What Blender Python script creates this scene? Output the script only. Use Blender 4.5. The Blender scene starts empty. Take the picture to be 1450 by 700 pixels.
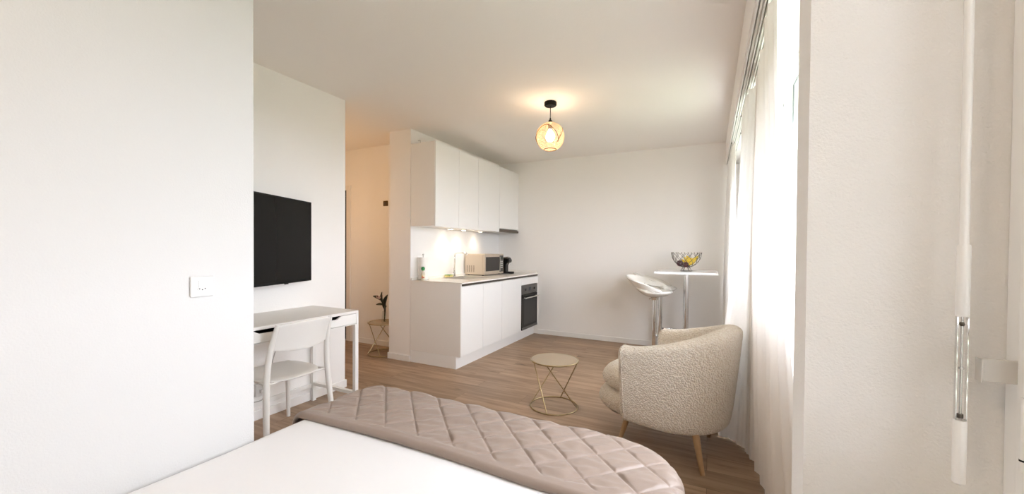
import bpy, bmesh, math, random
from mathutils import Vector, Matrix, noise
random.seed(7)
C = bpy.context.scene.collection
PI = math.pi

# ------------------------------------------------------------ materials
MATS = {}
def mat(name, col, rough=0.5, metal=0.0, bump=None, spec=0.5, var=None, coat=0.0, emit=None, sheen=0.0):
    """bump=(scale,strength,detail) ; var=(scale,amount)"""
    if name in MATS: return MATS[name]
    m = bpy.data.materials.new(name); m.use_nodes = True
    nt = m.node_tree; b = nt.nodes['Principled BSDF']
    b.inputs['Base Color'].default_value = (*col, 1)
    b.inputs['Roughness'].default_value = rough
    b.inputs['Metallic'].default_value = metal
    b.inputs['Specular IOR Level'].default_value = spec
    b.inputs['Coat Weight'].default_value = coat
    b.inputs['Sheen Weight'].default_value = sheen
    if emit:
        b.inputs['Emission Color'].default_value = (*emit[0], 1)
        b.inputs['Emission Strength'].default_value = emit[1]
    tc = nt.nodes.new('ShaderNodeTexCoord')
    if bump:
        n = nt.nodes.new('ShaderNodeTexNoise'); n.inputs['Scale'].default_value = bump[0]
        n.inputs['Detail'].default_value = bump[2] if len(bump) > 2 else 3
        nt.links.new(tc.outputs['Object'], n.inputs['Vector'])
        bp = nt.nodes.new('ShaderNodeBump'); bp.inputs['Strength'].default_value = bump[1]
        bp.inputs['Distance'].default_value = bump[3] if len(bump) > 3 else 0.004
        nt.links.new(n.outputs['Fac'], bp.inputs['Height']); nt.links.new(bp.outputs['Normal'], b.inputs['Normal'])
    if var:
        n2 = nt.nodes.new('ShaderNodeTexNoise'); n2.inputs['Scale'].default_value = var[0]
        nt.links.new(tc.outputs['Object'], n2.inputs['Vector'])
        mx = nt.nodes.new('ShaderNodeMix'); mx.data_type = 'RGBA'
        mx.inputs['A'].default_value = (*[c*(1-var[1]) for c in col], 1)
        mx.inputs['B'].default_value = (*[min(1, c*(1+var[1])) for c in col], 1)
        nt.links.new(n2.outputs['Fac'], mx.inputs['Factor']); nt.links.new(mx.outputs['Result'], b.inputs['Base Color'])
    MATS[name] = m
    return m

plaster = mat('white_plaster', (.90, .88, .855), .9, bump=(160, .5, 4, .003), spec=.2)
rough_plaster = mat('rough_white_plaster', (.86, .85, .835), .9, bump=(260, .45, 3, .003), spec=.2)
near_plaster = mat('dimmed_bed_wall_plaster', (.615, .61, .60), .9, bump=(200, .25, 3, .003), spec=.2)  # plaster colour darkened to offset the strong light on this wall
ceil_m = mat('ceiling_paint', (.90, .865, .83), .9, bump=(90, .15, 3), spec=.2)
trimw = mat('white_trim', (.88, .87, .85), .4)
cabw = mat('white_cabinet_front', (.88, .88, .87), .28, var=(2, .01))
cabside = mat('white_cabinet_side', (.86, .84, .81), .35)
worktop_m = mat('worktop_white', (.86, .83, .78), .22, var=(40, .03))
splash_m = mat('splashback_white', (.88, .87, .85), .3)
bronze = mat('dark_bronze_channel', (.10, .085, .07), .4, .7)
blackm = mat('black_satin', (.004, .004, .004), .45, spec=.15)
tv_bezel = mat('tv_bezel_black', (.005, .005, .005), .5, spec=.15)
tv_glass = mat('tv_screen_black', (.009, .009, .0085), .22, spec=.14)
oven_glass = mat('oven_dark_glass', (.02, .021, .022), .12, spec=.3)
steel = mat('brushed_steel', (.58, .56, .53), .32, .95)
chrome = mat('polished_chrome', (.75, .75, .75), .08, 1.0)
ovensteel = mat('oven_grey_steel', (.16, .155, .15), .35, .8)
gold = mat('brass_wire', (.40, .31, .17), .32, .9)
chairw = mat('white_lacquer', (.83, .81, .77), .38, var=(4, .01))
deskw = mat('desk_white', (.85, .84, .81), .4, var=(4, .01))
deskpaper = mat('desk_top_white', (.84, .81, .77), .45, bump=(60, .05))
plastic = mat('white_plastic', (.86, .85, .83), .35)
greyplastic = mat('light_grey_plastic', (.62, .60, .57), .45)
sheet = mat('white_sheet', (.73, .725, .73), .9, bump=(14, .12, 3, .02), spec=.2, sheen=.2)
black_hole = mat('black_hole', (.004, .004, .004), .8)

def wood(name, c1, c2, scale, rough=.4):
    m = bpy.data.materials.new(name); m.use_nodes = True; nt = m.node_tree; b = nt.nodes['Principled BSDF']
    tc = nt.nodes.new('ShaderNodeTexCoord'); mp = nt.nodes.new('ShaderNodeMapping'); mp.inputs['Scale'].default_value = scale
    nt.links.new(tc.outputs['Object'], mp.inputs['Vector'])
    n = nt.nodes.new('ShaderNodeTexNoise'); n.inputs['Scale'].default_value = 3; n.inputs['Detail'].default_value = 6
    nt.links.new(mp.outputs['Vector'], n.inputs['Vector'])
    r = nt.nodes.new('ShaderNodeValToRGB'); r.color_ramp.elements[0].color = (*c1, 1); r.color_ramp.elements[1].color = (*c2, 1)
    r.color_ramp.elements[0].position = .35; r.color_ramp.elements[1].position = .65
    nt.links.new(n.outputs['Fac'], r.inputs['Fac']); nt.links.new(r.outputs['Color'], b.inputs['Base Color'])
    b.inputs['Roughness'].default_value = rough
    return m
legwood = wood('oak_leg', (.36, .22, .11), (.48, .31, .17), (10, 10, 1.2))

def floor_mat():
    m = bpy.data.materials.new('oak_plank_floor'); m.use_nodes = True; nt = m.node_tree; N = nt.nodes; L = nt.links
    b = N['Principled BSDF']
    tc = N.new('ShaderNodeTexCoord')
    br = N.new('ShaderNodeTexBrick'); br.inputs['Scale'].default_value = 1
    br.inputs['Brick Width'].default_value = 1.38; br.inputs['Row Height'].default_value = .192
    br.inputs['Mortar Size'].default_value = .0012; br.inputs['Mortar Smooth'].default_value = .3
    br.inputs['Color1'].default_value = (.0, .0, .0, 1); br.inputs['Color2'].default_value = (1, 1, 1, 1)
    br.inputs['Mortar'].default_value = (.5, .5, .5, 1); br.offset = .37; br.inputs['Bias'].default_value = 0
    L.new(tc.outputs['Object'], br.inputs['Vector'])
    sep = N.new('ShaderNodeSeparateColor'); L.new(br.outputs['Color'], sep.inputs['Color'])
    # per-plank offset of the grain
    cmb = N.new('ShaderNodeCombineXYZ'); mul = N.new('ShaderNodeMath'); mul.operation = 'MULTIPLY'; mul.inputs[1].default_value = 7.3
    L.new(sep.outputs['Red'], mul.inputs[0]); L.new(mul.outputs[0], cmb.inputs['Z']); L.new(mul.outputs[0], cmb.inputs['X'])
    add = N.new('ShaderNodeVectorMath'); add.operation = 'ADD'; L.new(tc.outputs['Object'], add.inputs[0]); L.new(cmb.outputs[0], add.inputs[1])
    mp = N.new('ShaderNodeMapping'); mp.inputs['Scale'].default_value = (1.3, 14, 1); L.new(add.outputs[0], mp.inputs['Vector'])
    n1 = N.new('ShaderNodeTexNoise'); n1.inputs['Scale'].default_value = 1.6; n1.inputs['Detail'].default_value = 8; n1.inputs['Distortion'].default_value = .6
    L.new(mp.outputs[0], n1.inputs['Vector'])
    r1 = N.new('ShaderNodeValToRGB'); e = r1.color_ramp.elements
    e[0].position = .25; e[0].color = (.215, .135, .083, 1); e[1].position = .78; e[1].color = (.45, .315, .21, 1)
    k = e.new(.5); k.color = (.335, .225, .145, 1)
    L.new(n1.outputs['Fac'], r1.inputs['Fac'])
    # knots / dark smudges
    mp2 = N.new('ShaderNodeMapping'); mp2.inputs['Scale'].default_value = (2.2, 8, 1); L.new(add.outputs[0], mp2.inputs['Vector'])
    n2 = N.new('ShaderNodeTexNoise'); n2.inputs['Scale'].default_value = 1.5; n2.inputs['Detail'].default_value = 3; L.new(mp2.outputs[0], n2.inputs['Vector'])
    r2 = N.new('ShaderNodeValToRGB'); r2.color_ramp.elements[0].position = .63; r2.color_ramp.elements[0].color = (1, 1, 1, 1)
    r2.color_ramp.elements[1].position = .76; r2.color_ramp.elements[1].color = (.5, .46, .44, 1)
    L.new(n2.outputs['Fac'], r2.inputs['Fac'])
    m1 = N.new('ShaderNodeMix'); m1.data_type = 'RGBA'; m1.blend_type = 'MULTIPLY'; m1.inputs['Factor'].default_value = 1
    L.new(r1.outputs['Color'], m1.inputs['A']); L.new(r2.outputs['Color'], m1.inputs['B'])
    # plank tone
    mr = N.new('ShaderNodeMapRange'); mr.inputs['To Min'].default_value = .86; mr.inputs['To Max'].default_value = 1.12; L.new(sep.outputs['Red'], mr.inputs['Value'])
    m2 = N.new('ShaderNodeVectorMath'); m2.operation = 'SCALE'; L.new(m1.outputs['Result'], m2.inputs[0]); L.new(mr.outputs[0], m2.inputs['Scale'])
    # seams
    m3 = N.new('ShaderNodeMix'); m3.data_type = 'RGBA'; L.new(br.outputs['Fac'], m3.inputs['Factor'])
    L.new(m2.outputs[0], m3.inputs['A']); m3.inputs['B'].default_value = (.11, .07, .045, 1)
    L.new(m3.outputs['Result'], b.inputs['Base Color'])
    b.inputs['Roughness'].default_value = .42; b.inputs['Specular IOR Level'].default_value = .4
    bp = N.new('ShaderNodeBump'); bp.inputs['Strength'].default_value = .15; bp.inputs['Distance'].default_value = .002
    L.new(n1.outputs['Fac'], bp.inputs['Height']); L.new(bp.outputs['Normal'], b.inputs['Normal'])
    return m

def glass_mat(name, tint=(1, 1, 1), gl=.08):
    m = bpy.data.materials.new(name); m.use_nodes = True; nt = m.node_tree; nt.nodes.clear()
    o = nt.nodes.new('ShaderNodeOutputMaterial'); t = nt.nodes.new('ShaderNodeBsdfTransparent'); t.inputs[0].default_value = (*tint, 1)
    g = nt.nodes.new('ShaderNodeBsdfGlossy'); g.inputs['Roughness'].default_value = .02
    x = nt.nodes.new('ShaderNodeMixShader'); x.inputs[0].default_value = gl
    nt.links.new(t.outputs[0], x.inputs[1]); nt.links.new(g.outputs[0], x.inputs[2]); nt.links.new(x.outputs[0], o.inputs[0])
    return m
pane_m = glass_mat('window_glass', (.99, .985, .98), .06)
smoke_glass = glass_mat('tabletop_glass', (.80, .74, .62), .22)
_nt = smoke_glass.node_tree; _o = next(n for n in _nt.nodes if n.type == 'OUTPUT_MATERIAL'); _x = next(n for n in _nt.nodes if n.type == 'MIX_SHADER')
_d = _nt.nodes.new('ShaderNodeBsdfDiffuse'); _d.inputs[0].default_value = (.62, .52, .40, 1); _y = _nt.nodes.new('ShaderNodeMixShader'); _y.inputs[0].default_value = .45
_nt.links.new(_x.outputs[0], _y.inputs[1]); _nt.links.new(_d.outputs[0], _y.inputs[2]); _nt.links.new(_y.outputs[0], _o.inputs[0])
clear_glass = glass_mat('clear_glass', (.93, .95, .95), .12)

def curtain_mat(name, col, trans, transl):
    m = bpy.data.materials.new(name); m.use_nodes = True; nt = m.node_tree; nt.nodes.clear(); N = nt.nodes; L = nt.links
    o = N.new('ShaderNodeOutputMaterial'); d = N.new('ShaderNodeBsdfDiffuse'); d.inputs[0].default_value = (*col, 1)
    tl = N.new('ShaderNodeBsdfTranslucent'); tl.inputs[0].default_value = (*col, 1)
    tp = N.new('ShaderNodeBsdfTransparent')
    a = N.new('ShaderNodeMixShader'); a.inputs[0].default_value = transl; L.new(d.outputs[0], a.inputs[1]); L.new(tl.outputs[0], a.inputs[2])
    b = N.new('ShaderNodeMixShader'); b.inputs[0].default_value = trans; L.new(a.outputs[0], b.inputs[1]); L.new(tp.outputs[0], b.inputs[2])
    L.new(b.outputs[0], o.inputs[0])
    return m
cream_curtain_m = curtain_mat('cream_curtain_cloth', (.93, .90, .87), .0, .095)
sheer_m = curtain_mat('sheer_curtain_cloth', (.92, .91, .90), .05, .11)

def boucle_mat():
    m = mat('cream_boucle', (.78, .71, .60), .95, spec=.15, sheen=.3)
    nt = m.node_tree; N = nt.nodes; L = nt.links; b = N['Principled BSDF']
    tc = N.new('ShaderNodeTexCoord'); n0 = N.new('ShaderNodeTexNoise'); n0.inputs['Scale'].default_value = 60
    L.new(tc.outputs['Object'], n0.inputs['Vector'])
    mx = N.new('ShaderNodeMix'); mx.data_type = 'VECTOR'; mx.inputs['Factor'].default_value = .012
    L.new(tc.outputs['Object'], mx.inputs['A']); L.new(n0.outputs['Color'], mx.inputs['B'])
    v = N.new('ShaderNodeTexVoronoi'); v.inputs['Scale'].default_value = 105; L.new(mx.outputs['Result'], v.inputs['Vector'])
    n = N.new('ShaderNodeTexNoise'); n.inputs['Scale'].default_value = 45; n.inputs['Detail'].default_value = 2; L.new(tc.outputs['Object'], n.inputs['Vector'])
    ad = N.new('ShaderNodeMath'); ad.operation = 'SUBTRACT'; L.new(n.outputs['Fac'], ad.inputs[0]); L.new(v.outputs['Distance'], ad.inputs[1])
    bp = N.new('ShaderNodeBump'); bp.inputs['Strength'].default_value = 1; bp.inputs['Distance'].default_value = .007
    L.new(ad.outputs[0], bp.inputs['Height']); L.new(bp.outputs['Normal'], b.inputs['Normal'])
    r = N.new('ShaderNodeValToRGB'); r.color_ramp.elements[0].position = .05; r.color_ramp.elements[0].color = (.93, .88, .80, 1)
    r.color_ramp.elements[1].position = .75; r.color_ramp.elements[1].color = (.80, .72, .61, 1)
    L.new(v.outputs['Distance'], r.inputs['Fac']); L.new(r.outputs['Color'], b.inputs['Base Color'])
    return m
boucle = boucle_mat()
throw_m = mat('taupe_satin', (.285, .222, .187), .42, bump=(35, .35, 4, .006), sheen=.1, spec=.4)

# ------------------------------------------------------------ mesh builder
class MB:
    def __init__(s): s.bm = bmesh.new()
    def box(s, x0, x1, y0, y1, z0, z1, M=None):
        vs = [s.bm.verts.new((x, y, z)) for x in (x0, x1) for y in (y0, y1) for z in (z0, z1)]
        if M: 
            for v in vs: v.co = M @ v.co
        for f in ((0,1,3,2),(4,6,7,5),(0,4,5,1),(2,3,7,6),(0,2,6,4),(1,5,7,3)): s.bm.faces.new([vs[i] for i in f])
        return s
    def rings(s, rings, cap=True, closed=False):
        R = [[s.bm.verts.new(p) for p in r] for r in rings]; n = len(R[0])
        m = len(R) if closed else len(R)-1
        for i in range(m):
            a, b = R[i], R[(i+1) % len(R)]
            for j in range(n):
                s.bm.faces.new((a[j], a[(j+1) % n], b[(j+1) % n], b[j]))
        if cap and not closed:
            s.bm.faces.new(R[0][::-1]); s.bm.faces.new(R[-1])
        return s
    def tube(s, pts, r, n=10, closed=False, caps=True):
        pts = [Vector(p) for p in pts]; k = len(pts); rr = r if isinstance(r, (list, tuple)) else [r]*k
        rings = []; prev = None
        for i, p in enumerate(pts):
            if closed: t = pts[(i+1) % k]-pts[i-1]
            else: t = pts[min(i+1, k-1)]-pts[max(i-1, 0)]
            t.normalize()
            if prev is None:
                u = t.orthogonal().normalized()
            else:
                u = (prev-t*prev.dot(t)).normalized()
            prev = u; w = t.cross(u)
            rings.append([p+(u*math.cos(2*PI*j/n)+w*math.sin(2*PI*j/n))*rr[i] for j in range(n)])
        if closed:
            # align last to first
            return s.rings(rings, False, True)
        return s.rings(rings, caps)
    def lathe(s, prof, c=(0, 0, 0), n=24, caps=True, sx=1, sy=1):
        c = Vector(c)
        rings = [[c+Vector((r*math.cos(2*PI*j/n)*sx, r*math.sin(2*PI*j/n)*sy, z)) for j in range(n)] for r, z in prof]
        return s.rings(rings, caps)
    def grid(s, fn, nu, nv):
        V = [[s.bm.verts.new(fn(i/nu, j/nv)) for j in range(nv+1)] for i in range(nu+1)]
        for i in range(nu):
            for j in range(nv): s.bm.faces.new((V[i][j], V[i+1][j], V[i+1][j+1], V[i][j+1]))
        return s
    def prism(s, poly, axis, a, b):
        def P(u, v, w): return (w, u, v) if axis == 'X' else (u, w, v) if axis == 'Y' else (u, v, w)
        A = [s.bm.verts.new(P(u, v, a)) for u, v in poly]; B = [s.bm.verts.new(P(u, v, b)) for u, v in poly]
        s.bm.faces.new(A); s.bm.faces.new(B[::-1]); n = len(A)
        for i in range(n): s.bm.faces.new((A[i], B[i], B[(i+1) % n], A[(i+1) % n]))
        return s
    def build(s, name, m, parent=None, smooth=False, bevel=0, seg=2, subsurf=0, solid=0, offs=-1):
        bmesh.ops.recalc_face_normals(s.bm, faces=s.bm.faces)
        me = bpy.data.meshes.new(name); s.bm.to_mesh(me); s.bm.free()
        me.materials.append(m)
        o = bpy.data.objects.new(name, me); C.objects.link(o)
        if parent: o.parent = parent
        if solid:
            md = o.modifiers.new('thick', 'SOLIDIFY'); md.thickness = solid; md.offset = offs
        if bevel:
            md = o.modifiers.new('bevel', 'BEVEL'); md.width = bevel; md.segments = seg; md.limit_method = 'ANGLE'; md.angle_limit = math.radians(35)
        if subsurf:
            md = o.modifiers.new('sub', 'SUBSURF'); md.levels = subsurf; md.render_levels = subsurf
        if smooth or subsurf:
            for p in me.polygons: p.use_smooth = True
            if smooth == 'auto': me.set_sharp_from_angle(angle=math.radians(38))
        return o
def box(name, x0, x1, y0, y1, z0, z1, m, parent=None, bevel=0, seg=2):
    return MB().box(x0, x1, y0, y1, z0, z1).build(name, m, parent, bevel=bevel, seg=seg)
def tag(o, label, cat, group=None, kind=None):
    if label: o['label'] = label
    if cat: o['category'] = cat
    if group: o['group'] = group
    if kind: o['kind'] = kind
    return o
def struct(o, label=None):
    o['kind'] = 'structure'
    if label: o['label'] = label
    return o
def thing(name, loc, label, cat, rz=0, group=None):
    o = bpy.data.objects.new(name, None); C.objects.link(o); o.location = loc; o.rotation_euler = (0, 0, rz); o.empty_display_size = .1
    return tag(o, label, cat, group)
def dup(root, loc, rz, label, group=None):
    r = root.copy(); C.objects.link(r); r.location = loc; r.rotation_euler = (0, 0, rz); r['label'] = label
    if group: r['group'] = group
    for ch in list(root.children):
        c = ch.copy(); C.objects.link(c); c.parent = r
        for g in ch.children:
            d = g.copy(); C.objects.link(d); d.parent = c
    return r

# ------------------------------------------------------------ room shell
XL, XN, XW = -2.926, -1.46, .155          # tv wall, near wall by the bed, window wall plane
YF, YH, HC = 5.433, 3.788, 2.571
XK = -2.954                                # kitchen back wall
XO = .46                                   # outer window plane
SOF = 2.30
YB = -1.4
struct(box('floor', -5.7, .62, YB-.12, YF+.12, -.12, 0, floor_mat()), 'oak plank floor')
struct(box('ceiling', -5.7, .75, YB-.12, YF+.12, HC, HC+.12, ceil_m), 'plain pale ceiling')
struct(box('wall_left', XL-.12, XL, .73, 2.498, 0, HC, plaster), 'white wall carrying the television')
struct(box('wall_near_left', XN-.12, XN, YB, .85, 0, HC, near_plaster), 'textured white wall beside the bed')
struct(box('wall_alcove', XL, XN-.12, .73, .85, 0, HC, plaster), 'return wall of the desk alcove')
struct(box('wall_hall_near', -5.6, XL-.12, 2.378, 2.498, 0, HC, plaster), 'near wall of the hallway')
struct(box('wall_hall_end', -5.7, -5.6, 2.378, YH+.12, 0, HC, plaster), 'end wall of the hallway')
hb = MB(); hb.box(-5.6, -5.28, YH, YH+.12, 0, HC); hb.box(-5.28, -4.385, YH, YH+.12, 2.06, HC); hb.box(-4.385, -3.262, YH, YH+.12, 0, HC)
struct(hb.build('wall_hall_back', plaster), 'hallway wall with a doorway')
struct(box('wall_kitchen', -3.262, XK, 3.393, YF, 0, HC, plaster), 'projecting wall behind the kitchen units')
struct(box('wall_far', -3.262, XO+.16, YF, YF+.12, 0, HC, plaster), 'white far wall')
struct(box('wall_back', XN-.12, XO+.16, YB-.12, YB, 0, HC, plaster), 'wall behind the bed head')
# window wall: lintel box, pier, parapets
struct(box('wall_lintel', XW, XO+.16, YB, YF, SOF, HC, plaster), 'dropped lintel box above the windows')
struct(box('wall_pier', XW, XO+.16, .867, .972, 0, SOF, rough_plaster), 'narrow white pier between the two windows')
wr = MB(); wr.box(.44, XO+.16, .972, YF, 0, .80); wr.box(.44, XO+.16, YB, .867, 0, .80); wr.box(XW, XO+.16, YB, -.9, .0, SOF)
wr.box(.40, XO+.16, 4.7, YF, .83, SOF)
struct(wr.build('wall_right', plaster), 'low wall under the windows')

# baseboards
def bb(name, *a): struct(box(name, *a, trimw, bevel=.003), 'low white baseboard')
bb('baseboard_left', XL, XL+.012, .862, 2.51, 0, .068)
bb('baseboard_alcove', XL-.02, XN, .85, .862, 0, .068)
bb('baseboard_left_end', XL-.12, XL, 2.498, 2.51, 0, .068)
bb('baseboard_hall', -4.32, -3.274, YH-.012, YH, 0, .068)
bb('baseboard_pier', -3.274, XK, 3.381, 3.393, 0, .068)
bb('baseboard_pier_end', -3.274, -3.262, 3.393, YH-.012, 0, .068)
bb('baseboard_far', -2.285, .44, YF-.012, YF, 0, .068)
# hallway door
d1 = MB(); d1.box(-4.395, -4.322, YH-.018, YH, 0, 2.10); d1.box(-5.375, -5.28, YH-.018, YH, 0, 2.10); d1.box(-5.28, -4.395, YH-.018, YH, 2.04, 2.10)
d1.box(-4.395, -4.385, YH, YH+.12, 0, 2.05); d1.box(-5.28, -5.25, YH, YH+.12, 0, 2.06)
dfr = struct(d1.build('door_1', mat('door_frame_paint', (.82, .80, .76), .45), bevel=.003), 'white door frame in the hallway')
box('door_leaf', -5.25, -4.397, YH+.03, YH+.07, .005, 2.045, mat('dark_door', (.05, .047, .04), .5), dfr, bevel=.003)
hd = MB(); hd.tube([(-4.52, YH+.05, 1.02), (-4.52, YH+.0, 1.02), (-4.64, YH+.0, 1.02)], .009); hd.build('door_handle', steel, dfr, smooth=True)

# ------------------------------------------------------------ windows
def window(name, y0, y1, mulls, z0=.83, z1=SOF, label=''):
    f = MB(); xa, xb = .40, .47
    f.box(xa, xb, y0, y0+.07, z0, z1); f.box(xa, xb, y1-.07, y1, z0, z1)
    f.box(xa, xb, y0+.07, y1-.07, z1-.07, z1); f.box(xa, xb, y0+.07, y1-.07, z0, z0+.07)
    for m_ in mulls: f.box(xa, xb, m_-.035, m_+.035, z0+.07, z1-.07)
    fr = struct(f.build(name, trimw, bevel=.006), label)
    edges = [y0+.07]+[v for m_ in mulls for v in (m_-.035, m_+.035)]+[y1-.07]
    for a, b in zip(edges[::2], edges[1::2]):
        s = MB(); xs, xe = .385, .45; w = .055; a2, b2 = a-.012, b+.012; c0, c1 = z0+.058, z1-.058
        s.box(xs, xe, a2, a2+w, c0, c1); s.box(xs, xe, b2-w, b2, c0, c1); s.box(xs, xe, a2+w, b2-w, c0, c0+w); s.box(xs, xe, a2+w, b2-w, c1-w, c1)
        sa = s.build('sash', trimw, fr, bevel=.005)
        box('glass_pane', .418, .424, a2+w, b2-w, c0+w, c1-w, pane_m, sa)
        sl = MB(); g = .006
        for (p, q, u, v) in ((a2+w-.001, a2+w+g, c0+w, c1-w), (b2-w-g, b2-w+.001, c0+w, c1-w), (a2+w, b2-w, c0+w, c0+w+g), (a2+w, b2-w, c1-w-g, c1-w)):
            sl.box(.405, .412, p, q, u, v)
        sl.build('gasket', mat('grey_gasket', (.22, .24, .24), .6), sa)
    return fr
w1 = window('window_1', .972, 4.7, [2.78, 3.75], label='white framed window behind the curtains')
w2 = window('window_2', -.9, .867, [], label='white framed window beside the camera')
sb = MB(); sb.box(.355, .45, .975, 5.40, .80, .83); struct(sb.build('trim_1', trimw, bevel=.006), 'white window sill behind the curtains')
sb = MB(); sb.box(.33, .45, -.895, .862, .80, .83); struct(sb.build('trim_2', trimw, bevel=.006), 'white window sill beside the bed')
# hinge and clip on the near window
hg = MB(); hg.lathe([(.0045, .955), (.0045, 1.055)], (.382, .782, 0), 14); hgo = hg.build('hinge', plastic, w2, smooth='auto')
hr = MB(); hr.lathe([(.0047, .969), (.0047, .9715)], (.382, .782, 0), 14); hr.build('hinge_ring', blackm, hgo)

# venetian blind pulled up outside window 1
bl = thing('venetian_blind', (0, 0, 0), 'raised grey slatted blind outside the curtained window', 'blind')
for k in range(9):
    zt = 2.235-.022*k
    p = MB(); p.box(-.035, .035, 1.06, 4.65, -.0012, .0012, Matrix.Translation((.54, 0, zt))@Matrix.Rotation(.35, 4, 'Y'))
    p.build('slat', greyplastic, bl)
box('head_rail', .51, .57, 1.06, 4.65, 2.255, 2.298, greyplastic, bl)
box('bottom_rail', .515, .565, 1.06, 4.65, 2.02, 2.04, greyplastic, bl)

rs = thing('added_shutter', (0, 0, 0), 'unseen grey slatted shutter added outside the near window to cut daylight', 'shutter')  # unseen slats added outside to cut the light through this window
for k in range(36):
    z = 2.285-.041*k
    MB().prism([(.500, z), (.504, z-.002), (.506, z-.018), (.504, z-.034), (.500, z-.0358), (.503, z-.018)], 'Y', -.93, .90).build('slat', greyplastic, rs)
for y in (-.93, .90): box('guide_rail', .488, .52, y-.012, y+.012, .80, 2.31, steel, rs)

# radiator below window 1
rad = thing('radiator', (0, 0, 0), 'white panel radiator under the window, mostly hidden by the curtain', 'radiator')
pm = MB(); pm.box(.365, .425, 1.10, 3.6, .14, .70)
pm.build('panel', trimw, rad, bevel=.004)
gm = MB()
for k in range(100): 
    y = 1.115+k*.025; gm.box(.368, .422, y, y+.004, .70, .712)
gm.build('grille', trimw, rad)
vm = MB(); vm.tube([(.395, 1.10, .66), (.395, 1.05, .66)], .014, 12); vm.build('valve', steel, rad, smooth='auto')
for yy in (1.3, 3.3):
    vm = MB(); vm.tube([(.425, yy, .5), (.44, yy, .5)], .01); vm.build('bracket', steel, rad)

# ------------------------------------------------------------ curtain rails and curtains
def rail(x, y0, y1, label):
    t = thing('curtain_rail', (x, 0, SOF), label, 'curtain rail', group='white curtain rails under the lintel')
    r = MB(); r.box(-.010, -.0035, y0, y1, -.016, 0); r.box(.0035, .010, y0, y1, -.016, 0); r.box(-.0035, .0035, y0, y1, -.003, 0)
    r.build('channel', trimw, t)
    e = MB(); e.box(-.012, .012, y1, y1+.012, -.019, 0); e.build('end_cap', plastic, t)
    box('slot', -.0033, .0033, y0, y1-.01, -.0045, -.003, mat('slot_grey', (.34, .32, .29), .7), t)
    for yy in (y1-.06, (y0+y1)*.55, y0+.5, (y0+y1)*.68):
        s = MB(); s.lathe([(.004, -.019), (.004, -.004)], (0, yy, 0), 8); s.build('screw', bronze, t)
    return t
rail(.172, 1.0, 5.38, 'leftmost white ceiling curtain rail, nearest the room')
rail(.200, 1.0, 5.38, 'middle white ceiling curtain rail under the lintel')
rail(.228, 1.0, 4.9, 'curtain rail nearest the window glass')

def interp(pts, t):
    """piecewise linear with smoothing along list of (x,y)"""
    n = len(pts)-1; f = t*n; i = min(int(f), n-1); u = f-i
    P0 = Vector(pts[max(i-1, 0)]); P1 = Vector(pts[i]); P2 = Vector(pts[i+1]); P3 = Vector(pts[min(i+2, n)])
    return .5*((2*P1)+(-P0+P2)*u+(2*P0-5*P1+4*P2-P3)*u*u+(-P0+3*P1-3*P2+P3)*u*u*u)
def curtain(name, top, bot, ztop, zbot, folds, amp, m, label, seed, nu=260, nv=70, power=1.6, tilt=0.0, header=0):
    def fn(a, b):
        z = ztop+(zbot(a) if callable(zbot) else zbot)*b-ztop*b
        w = b**power
        P = interp(top, a)*(1-w)+interp(bot, a)*w
        ph = a*folds*2*PI+1.1*math.sin(a*7+seed)+tilt*b
        am = amp*(.55+.75*noise.noise((a*5+seed, b*1.3, 0)))*(.75+.5*b)
        d = am*math.sin(ph)+.35*am*math.sin(2.3*ph+seed)
        # path normal
        e = .004
        T = (interp(top, min(a+e, 1))*(1-w)+interp(bot, min(a+e, 1))*w)-(interp(top, max(a-e, 0))*(1-w)+interp(bot, max(a-e, 0))*w)
        n = Vector((-T.y, T.x)).normalized()
        P = P+n*d
        z += .003*noise.noise((a*40, b*9, seed))
        if header: z += -header*(1-b)**6*(.5+.5*math.sin(a*9+seed))*.6
        return (P.x, P.y, z)
    o = MB().grid(fn, nu, nv).build(name, m, smooth=True)
    return tag(o, label, 'curtain')
# heavier cream curtain, nearest to the camera
curtain('cream_curtain', [(.222, 1.80), (.218, 2.0), (.222, 2.2), (.236, 2.5), (.232, 2.75)],
        [(.35, 1.72), (.318, 2.0), (.275, 2.33), (.252, 2.62), (.222, 2.90)], SOF-.02, lambda a: .012, 7, .028, cream_curtain_m,
        'long cream curtain hanging closest to the camera beside the pier', 2.1, header=.05)
curtain('sheer_curtain', [(.235, 2.5), (.235, 2.75), (.205, 3.0), (.195, 3.2)],
        [(.24, 2.72), (.19, 2.90), (.035, 3.10), (.10, 3.5)], SOF-.02, lambda a: .008, 6, .02, sheer_m,
        'sheer white curtain spilling onto the floor behind the armchair', 5.3, header=.08)
curtain('sheer_curtain', [(.20, 4.15), (.19, 4.5), (.19, 4.85), (.18, 5.25)],
        [(.23, 4.0), (.17, 4.4), (.15, 4.8), (.15, 5.28)], SOF-.02, lambda a: .012, 9, .022, sheer_m,
        'sheer white curtain in the far corner behind the bar table', 1.3, header=.04)

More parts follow.
